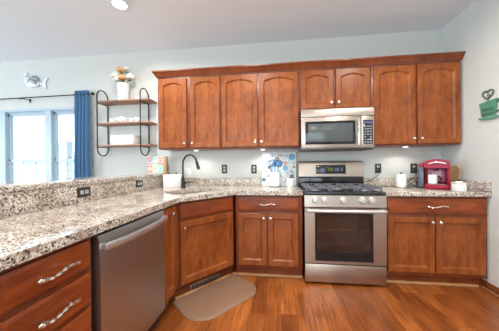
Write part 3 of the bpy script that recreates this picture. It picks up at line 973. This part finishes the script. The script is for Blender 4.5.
# floral glass board leaning on the backsplash
t = thing('floral_cutting_board', 'large glass cutting board with blue flowers leaning on the wall beside the range', 'cutting board', (-.625, -.070, .9145))
t.rotation_euler = (-.085, 0, 0)
b = MB('board_glass'); b.box(-.215, .215, -.005, .003, .002, .432, .001)
rnd = random.Random(5)
FL = [(.165, .370, .055, 'blue_print', 7), (.085, .225, .040, 'blue_print', 6), (-.150, .300, .035, 'aqua_print', 6), (-.02, .345, .036, 'brown_print', 5), (.09, .295, .03, 'orange_print', 5),
      (-.125, .235, .024, 'navy_print', 5), (.02, .39, .018, 'brown_print', 5), (-.13, .13, .028, 'orange_print', 5), (.19, .24, .02, 'brown_print', 5), (-.19, .37, .02, 'aqua_print', 5),
      (-.09, .40, .02, 'aqua_print', 5), (.16, .12, .035, 'navy_print', 6), (.02, .13, .024, 'blue_print', 5), (.155, .185, .018, 'brown_print', 5), (-.17, .19, .02, 'blue_print', 5), (-.19, .08, .03, 'navy_print', 6), (.1, .07, .03, 'brown_print', 6)]
for x, z, r, mt, n_ in FL:
    r *= .85
    b.use(mt)
    for k in range(n_):
        a = 2 * pi * k / n_ + x * 9
        Mx = T(x + r * .55 * cos(a), -.0052, z + r * .55 * sin(a)) @ Matrix.Rotation(pi / 2, 4, 'X')
        b.lathe([(0, 0), (r * .42, 0), (r * .42, .0006), (0, .0006)], seg=8, M=Mx)
b.use('leaf')
for k in range(90):
    x, z = rnd.uniform(-.19, .19), rnd.uniform(.04, .40); a = rnd.uniform(0, pi)
    Mx = T(x, -.0052, z) @ Matrix.Rotation(a, 4, 'Y')
    b.use(rnd.choice(['leaf', 'navy_print', 'aqua_print', 'cream'])); b.box(-.016, .016, -.0006, 0, -.003, .003, 0, Mx)
b.use('glass_edge'); b.box(.2155, .2175, -.005, .003, .002, .432)
b.build('glass_panel', t)
for x in (-.19, .19): MB('white_matte').lathe([(0, 0), (.008, 0), (.008, .002), (0, .002)], (x, 0, 0), 10).build('foot', t)

# white canister right of the range
t = thing('paper_canister', 'white round canister with a dark knob, between the two right-hand outlets', 'canister', (.750, -.20, .9145))
b = MB('ceramic').lathe([(0, .008), (.052, .008), (.053, .012), (.053, .142), (.050, .146), (0, .146)], seg=28); b.build('jar', t)
MB('steel_dark').lathe([(0, 0), (.055, 0), (.055, .008), (0, .008)], seg=28).build('base', t)
b = MB('ceramic').lathe([(0, .1465), (.051, .1465), (.048, .152), (0, .156)], seg=28); b.use('bronze').lathe([(0, .155), (.007, .155), (.013, .164), (.010, .171), (0, .173)], seg=14); b.build('lid', t)

# coffee maker
t = thing('coffee_maker', 'red single-serve coffee maker with a side water tank on the right counter', 'coffee maker', (1.035, -.275, .9145), -.50)
b = MB('red_gloss'); b.box(-.078, .125, -.145, .145, 0, .052, .012); b.build('base', t)
b = MB('steel_dark'); b.box(-.055, .10, -.140, -.02, .0522, .057, .002)
b.build('drip_tray', t)
b = MB('red_gloss'); b.box(-.076, .123, -.015, .145, .0525, .25, .012); b.use('pink_panel').box(-.045, .10, -.0175, -.014, .075, .215, .001)
b.use('red_gloss').box(.104, .124, -.13, -.012, .0525, .25, .008)
b.build('column', t)
b = MB('red_gloss')
pr = []
for k in range(13):
    a = pi * k / 12; pr.append((.022 + .104 * cos(a), .255 + .060 * sin(a) ** .6))
pr = [(.126, .222)] + pr + [(-.082, .222)]
b.prism(pr, -.150, .145, axis=1); b.build('brew_head', t)
b = MB('chrome'); b.tube([(-.045 + .135 * k / 10, -.157, .268 + .014 * sin(pi * k / 10)) for k in range(11)], .009, 10)
b.build('head_handle', t)
b = MB('black_gloss'); b.lathe([(0, .195), (.016, .195), (.026, .2215), (0, .2215)], (.022, -.085, 0), 16); b.build('nozzle', t)
b = MB('tank'); b.box(-.125, -.080, -.06, .10, .012, .235, .010); b.build('water_tank', t)
b = MB('red_gloss'); pr = [(-.128, .2355)] + [(-.128 + .046 * k / 6, .262 + .018 * sin(pi / 2 * k / 6)) for k in range(7)] + [(-.082, .2355)]
b.prism(pr, -.066, .105, axis=1); b.build('tank_lid', t)
# mug on its tray
t = thing('coffee_mug', 'white mug with a dark handle standing on the red coffee maker drip tray', 'mug', (.992, -.338, .9725), -.35)
MB('ceramic').lathe([(0, 0), (.036, 0), (.040, .004), (.040, .092), (.038, .094), (.036, .092), (.036, .008), (0, .008)], seg=24).build('cup', t)
b = MB('black_gloss'); b.tube([(.038 + .030 * sin(pi * k / 10), 0, .047 + .032 * cos(pi * k / 10)) for k in range(11)], .0055, 8); b.build('handle', t)
b = MB('aqua_print'); 
for k in range(4): b.box(-.020 + k * .009, -.014 + k * .009, -.0408, -.0385, .045, .062)
b.build('printed_mark', t)

# tan board behind the coffee maker
t = thing('wooden_board', 'tan rounded wooden board leaning at the right wall just behind the red coffee maker', 'cutting board', (1.238, -.270, .9165))
t.rotation_euler = (0, .10, .12)
P = [(-.058, 0), (.058, 0)] + [(.058 * cos(pi * k / 12), .19 + .058 * sin(pi * k / 12)) for k in range(13)]
MB('bamboo').prism(P, -.008, .008, axis=0).build('board', t)

# square lidded box right of the coffee maker
t = thing('sugar_box', 'white square lidded ceramic box with a dark knob at the right end of the counter', 'container', (1.082, -.560, .9145))
b = MB('ceramic'); b.box(-.044, .044, -.036, .036, 0, .075, .008); b.build('box_body', t)
b = MB('ceramic'); b.box(-.046, .046, -.038, .038, .0755, .088, .005); b.sphere((0, 0, .088), .03, (1, 1, .45), 14); b.build('lid', t)
b = MB('black_gloss'); b.sphere((0, 0, .106), .012, (1.5, 1, .7), 12); 
b.build('knob', t)

# ------------------------------------------------------------------ wall shelf
SX0, SX1 = -3.030, -2.412
t = thing('wall_shelf', 'black iron and wood three-tier wall shelf between the curtain and the cabinets', 'shelf', ((SX0 + SX1) / 2, -.006, 1.32))
L_ = T(-(SX0 + SX1) / 2, .006, -1.32)
def loop(x):
    P = []; y0, y1, r = -.012, -.205, .0965; zc1, zc0 = 2.222 - r, 1.325 + r; yc = (y0 + y1) / 2
    for k in range(13): a = pi * k / 12; P.append((x, yc + r * cos(a), zc1 + r * sin(a)))
    for k in range(13): a = pi + pi * k / 12; P.append((x, yc + r * cos(a), zc0 + r * sin(a)))
    return [L_ @ Vector(p) for p in P]
for x in (SX0, SX1):
    b = MB('black_iron'); b.tube(loop(x), .0078, 8, closed=True)
    for z in (2.038, 1.742, 1.446): b.tube([L_ @ Vector((x, -.012, z - .006)), L_ @ Vector((x, -.205, z - .006))], .006, 6)
    b.build('side_frame', t)
for z in (2.052, 1.756, 1.460):
    MB('shelf_wood').box(-3.045, -2.285, -.203, -.008, z - .008, z + .010, .002, L_).build('shelf_board', t)
SZ = [2.062, 1.766, 1.470]

t = thing('flower_vase', 'tall white vase on the top board of the wall shelf', 'vase', (-2.715, -.11, SZ[0] + .0005))
MB('ceramic').lathe([(0, 0), (.066, 0), (.070, .006), (.072, .19), (.074, .21), (.074, .236), (.070, .24), (.066, .236), (.064, .01), (0, .01)], seg=28).build('vase_body', t)
MB('white_matte').lathe([(.0735, .188), (.0765, .191), (.0765, .197), (.0735, .200)], seg=28).build('rim_band', t)
FLW = [(-.10, -.02, .33, .058, 'cream', 'cream'), (-.02, -.03, .40, .050, 'peach', 'orange'), (.05, .0, .42, .040, 'cream', 'cream'), (-.055, -.04, .27, .052, 'cream', 'cream'),
       (.02, -.055, .285, .052, 'peach', 'orange'), (.115, -.02, .30, .060, 'cream', 'cream'), (-.06, .01, .44, .032, 'peach', 'orange')]
for i, (x, y, z, r, mt, cn) in enumerate(FLW):
    wh = ['pale cream flower at the left of the vase bunch', 'orange flower near the top of the vase bunch', 'small cream flower high at the right of the vase bunch', 'cream flower low at the left over the vase rim',
          'orange flower low in front over the vase rim', 'large cream flower at the right of the vase bunch', 'small orange bud at the very top of the vase bunch'][i]
    q = thing('cut_flower', wh, 'flower', (-2.715, -.11, SZ[0] + .02), group='flowers in the white vase')
    b = MB('leaf'); b.tube(smooth_path([(x * .1, y * .1, 0), (x * .25, y * .25, .18), (x * .8, y * .8, z - .04), (x, y, z)]), .003, 6)
    b.sphere((x * .75 + .01, y * .7, z - .045), .03, (1.2, .5, .35), 8); b.build('stem', q)
    b = MB(mt)
    for ring_, (n_, rr_, tz) in enumerate(((7, .55, -.1), (5, .32, .25), (1, 0, .45))):
        for k in range(n_):
            a = 2 * pi * k / n_ + ring_
            b.sphere((x + r * rr_ * cos(a), y + r * rr_ * sin(a), z + r * tz), r * .5, (1, 1, .8), 8)
    b.build('blossom', q)
t = thing('white_figurine', 'small white bird figurine at the right end of the top shelf board', 'figurine', (-2.485, -.11, SZ[0] + .0005))
b = MB('ceramic'); b.sphere((0, 0, .028), .028, (1.3, .9, 1)); b.sphere((.022, 0, .062), .017, (1, 1, 1), 12); b.tube([(.035, 0, .062), (.050, 0, .058)], [.006, .002], 8); b.tube([(-.025, 0, .035), (-.055, 0, .055)], [.014, .005], 8)
b.build('bird_body', t)
# teapot and cups on the middle shelf
def cup(x, r, h, lab):
    q = thing('tea_cup', lab, 'cup', (x, -.11, SZ[1] + .0005), group='white tea set on the middle shelf')
    MB('ceramic').lathe([(0, 0), (r * .55, 0), (r * .6, .006), (r, h * .6), (r, h), (r - .004, h), (r - .006, h * .6), (0, .008)], seg=20).build('cup_body', q)
    b = MB('ceramic'); b.tube([(r - .002 + .018 * sin(pi * k / 8), 0, h * .55 + .020 * cos(pi * k / 8)) for k in range(9)], .004, 6); b.build('handle', q)
cup(-2.885, .036, .065, 'white tea cup at the left end of the middle shelf board')
cup(-2.600, .038, .060, 'white tea cup right of the white teapot on the middle shelf')
cup(-2.515, .034, .070, 'white tea cup next to the right side frame on the middle shelf')
q = thing('teapot', 'round white teapot in the middle of the middle shelf board', 'teapot', (-2.740, -.11, SZ[1] + .0005), group='white tea set on the middle shelf')
MB('ceramic').lathe([(0, 0), (.035, 0), (.058, .02), (.064, .045), (.050, .075), (.022, .086), (0, .086)], seg=24).build('pot_body', q)
MB('ceramic').lathe([(0, .0865), (.020, .0865), (.018, .092), (.005, .095), (.008, .103), (0, .108)], seg=16).build('lid', q)
MB('ceramic').tube([(-.055, 0, .035), (-.080, 0, .055), (-.095, 0, .082)], [.014, .010, .006], 8).build('spout', q)
MB('ceramic').tube([(.056 + .030 * sin(pi * k / 8), 0, .045 + .026 * cos(pi * k / 8)) for k in range(9)], .005, 6).build('handle', q)
q = thing('white_box', 'white rectangular lidded box on the bottom board of the wall shelf', 'box', (-2.700, -.105, SZ[2] + .0005))
MB('white_matte').box(-.165, .165, -.07, .07, 0, .112, .005).build('box_body', q)
MB('white_matte').box(-.168, .168, -.073, .073, .1125, .130, .005).build('lid', q)

# ------------------------------------------------------------------ curtain and rod
t = thing('curtain_rod', 'thin black curtain rod across the top of the window', 'curtain rod', (-4.6, -.002, 2.19))
b = MB('black_iron'); b.cyl((-1.35, -.085, -.012), (1.39, -.085, .008), .008, seg=10); b.cyl((.22, -.085, -.005), (.30, -.085, -.004), .012, seg=10); b.build('rod', t)
b = MB('black_iron'); b.sphere((1.405, -.085, .008), .022, (1, 1, 1), 14); b.build('finial', t)
b = MB('black_iron'); b.sphere((-1.365, -.085, -.012), .022, (1, 1, 1), 14); b.build('finial', t)
for x in (-1.25, .30, 1.27):
    z = -.012 + (x + 1.35) / 2.68 * .02
    b = MB('black_iron'); b.cyl((x, -.080, z - .016), (x, 0, z - .016), .005, seg=8).box(x - .012, x + .012, -.004, 0, z - .05, z + .01, .001); b.tube([(x, -.085 + .013 * cos(k), z + .013 * sin(k) * -1 - .002) for k in [i * pi / 6 for i in range(7)]], .004, 6)
    b.build('bracket', t)
b = MB('curtain_blue'); cols_ = []
nx, nz = 90, 14; x0, x1 = -3.515, -3.235
for j in range(nz + 1):
    s = j / nz; z = 2.252 - s * 2.2; amp = .016 + .022 * min(1, s * 2.5)
    wl, wr = x0 + (.035 * (1 - min(1, s * 1.2))), x1 - .02 * (1 - min(1, s * 1.2))
    for side in (0, 1):
        pass
    cols_.append([(wl + (wr - wl) * i / nx, -.085 + amp * sin(i / nx * 2 * pi * 4.5 + s * .5), z) for i in range(nx + 1)])
R = []
for row in cols_:
    R.append([(x, y - .0025, z) for x, y, z in row] + [(x, y + .0025, z) for x, y, z in row[::-1]])
b.rings(R)
tag(b.build('curtain'), 'blue pleated curtain panel at the right side of the window', 'curtain')

# ------------------------------------------------------------------ wall art: fish
t = thing('fish_wall_art', 'silvery fish sculpture hanging on the wall above the window', 'wall art', (-4.21, -.004, 2.44))
t.rotation_euler = (0, radians(13), 0)
P = smooth_path([(-.215, 0, .075), (-.175, 0, .115), (-.14, 0, .07), (-.10, 0, .045), (0, 0, .055), (.07, 0, .03), (.12, 0, .012), (.17, 0, .085), (.205, 0, .10), (.185, 0, .02), (.215, 0, -.055), (.17, 0, -.045), (.12, 0, -.018),
                 (.05, 0, -.05), (-.03, 0, -.085), (-.11, 0, -.085), (-.165, 0, -.04), (-.185, 0, .03), (-.215, 0, .075)], 4)[:-1]
outl = [(p.x, p.z) for p in P]
cxo, czo = -.02, -.01
b = MB('silver_leaf')
def sc_(k, y): return [(cxo + (q[0] - cxo) * k, y, czo + (q[1] - czo) * k) for q in outl]
b.prism(outl, -.012, 0, axis=1); b.sphere((-.035, -.012, -.018), .066, (2.0, .45, .95), 20)
b.build('fish_body', t)
b = MB('grey_scale')
for r in range(3):
    for c_ in range(5): b.sphere((-.085 + c_ * .032 + r * .008, -.036, -.028 + r * .026), .014, (1, .5, 1), 8)
b.sphere((-.155, -.018, .055), .010, (1, .8, 1), 10)
b.build('scales', t)
b = MB('grey_scale'); b.prism([(-.09, .045), (-.06, .085), (-.01, .10), (.04, .075), (.06, .03)], -.010, -.002, axis=1)
b.build('dorsal_fin', t)

# ------------------------------------------------------------------ wall art: coffee cup sign on the right wall (local x runs away from camera -> towards -Y)
t = thing('coffee_cup_sign', 'green metal coffee cup sign with a heart of steam on the right wall', 'wall art', (XR - .003, -.622, 1.582), -pi / 2)
# local +x -> world -Y, local -y (front) -> world -X
b = MB('teal_metal')
b.prism([(-.068, .030), (.062, .030), (.085, .180), (-.098, .170)], -.010, -.002, axis=1)
b.build('cup_shape', t)
b = MB('teal_metal'); P = [(-.100 + .24 * k / 12, .018 - .016 * sin(pi * k / 12)) for k in range(13)]
P = P + [(q[0], q[1] + .016) for q in P[::-1]]
b.prism(P, -.014, -.002, axis=1); b.build('saucer', t)
b = MB('teal_dark'); b.tube(smooth_path([(.078, -.006, .150), (.115, -.006, .165), (.135, -.006, .125), (.115, -.006, .080), (.068, -.006, .062)]), .008, 8); b.build('handle', t)
b = MB('teal_dark'); P = []
for k in range(32):
    a = 2 * pi * k / 32; P.append((-.010 + .0036 * 16 * sin(a) ** 3 * .95, -.006, .238 + .0030 * (13 * cos(a) - 5 * cos(2 * a) - 2 * cos(3 * a) - cos(4 * a))))
b.tube(P, .006, 8, closed=True); b.tube([(-.010, -.006, .172), (-.006, -.006, .152)], .007, 8); b.tube(smooth_path([(-.010, -.006, .205), (.008, -.006, .222), (-.004, -.006, .236), (-.018, -.006, .222)]), .004, 6)
b.build('steam_heart', t)


def text_part(txt, size, loc, parent, mat, name, ext=.0015):
    cu = bpy.data.curves.new('lettering', 'FONT'); cu.body = txt; cu.size = size; cu.extrude = ext; cu.align_x = 'CENTER'
    to = bpy.data.objects.new('lettering', cu); COL.objects.link(to)
    dg = bpy.context.evaluated_depsgraph_get(); me = bpy.data.meshes.new_from_object(to.evaluated_get(dg))
    bpy.data.objects.remove(to)
    me.transform(Matrix.Translation(loc) @ Matrix.Rotation(pi / 2, 4, 'X'))
    me.materials.clear(); me.materials.append(MATS[mat])
    o = bpy.data.objects.new(name, me); COL.objects.link(o); o.parent = parent
    return o


text_part('FRESH', .046, (-.004, -.0115, .082), t, 'teal_dark', 'lettering')
text_part('BREWED', .030, (-.004, -.0115, .045), t, 'teal_dark', 'lettering')

# ------------------------------------------------------------------ floor mat
t = Vector((mid.x, mid.y, 0)) - dn * .045
L2, dep, r = .365, .425, .19
P = [(-L2, 0), (-L2 + .0, 0)]
P = [(L2 - .015, 0)] 
for k in range(9):
    a = k * pi / 2 / 8; P.append((L2 - r + r * cos(a) , -(dep - r) - r * sin(a)))
for k in range(9):
    a = pi / 2 + k * pi / 2 / 8; P.append((-L2 + r + r * cos(a), -(dep - r) - r * sin(a)))
P.append((-L2 + .015, 0))
cxm, cym = 0, -dep / 2
def ringm(k, z): return [(cxm + (q[0] - cxm) * k, cym + (q[1] - cym) * k, z) for q in P]
b = MB('mat_rubber'); b.rings([ringm(1, .0008), ringm(1, .004), ringm(.965, .015), ringm(.93, .017)])
o = b.build('floor_mat', loc=(t.x, t.y, 0), rotz=DA)
tag(o, 'brown half-oval cushioned kitchen mat on the wood floor before the sink cabinet', 'mat')

# ------------------------------------------------------------------ outside
struct(MB('lawn').box(-40, 30, 0.3, 60, -1.3, -1.0).build('ground', loc=(0, 0, 0)))
t = thing('neighbor_house', 'pale house with a grey gable roof seen through the window', 'building', (-16.0, 16, -1.0))
MB('siding').box(-4.5, 4.5, -3.5, 3.5, 0, 2.9).build('wall', t)
b = MB('roofing'); b.rings([[(-4.9, -4, 2.9), (-4.9, 4, 2.9), (-4.9, 0, 4.5)], [(4.9, -4, 2.9), (4.9, 4, 2.9), (4.9, 0, 4.5)]]); b.build('roof', t)
for x in (-2.5, 1.5):
    MB('grey_key').box(x, x + 1.0, -3.53, -3.48, 1.0, 2.2).build('window', t)
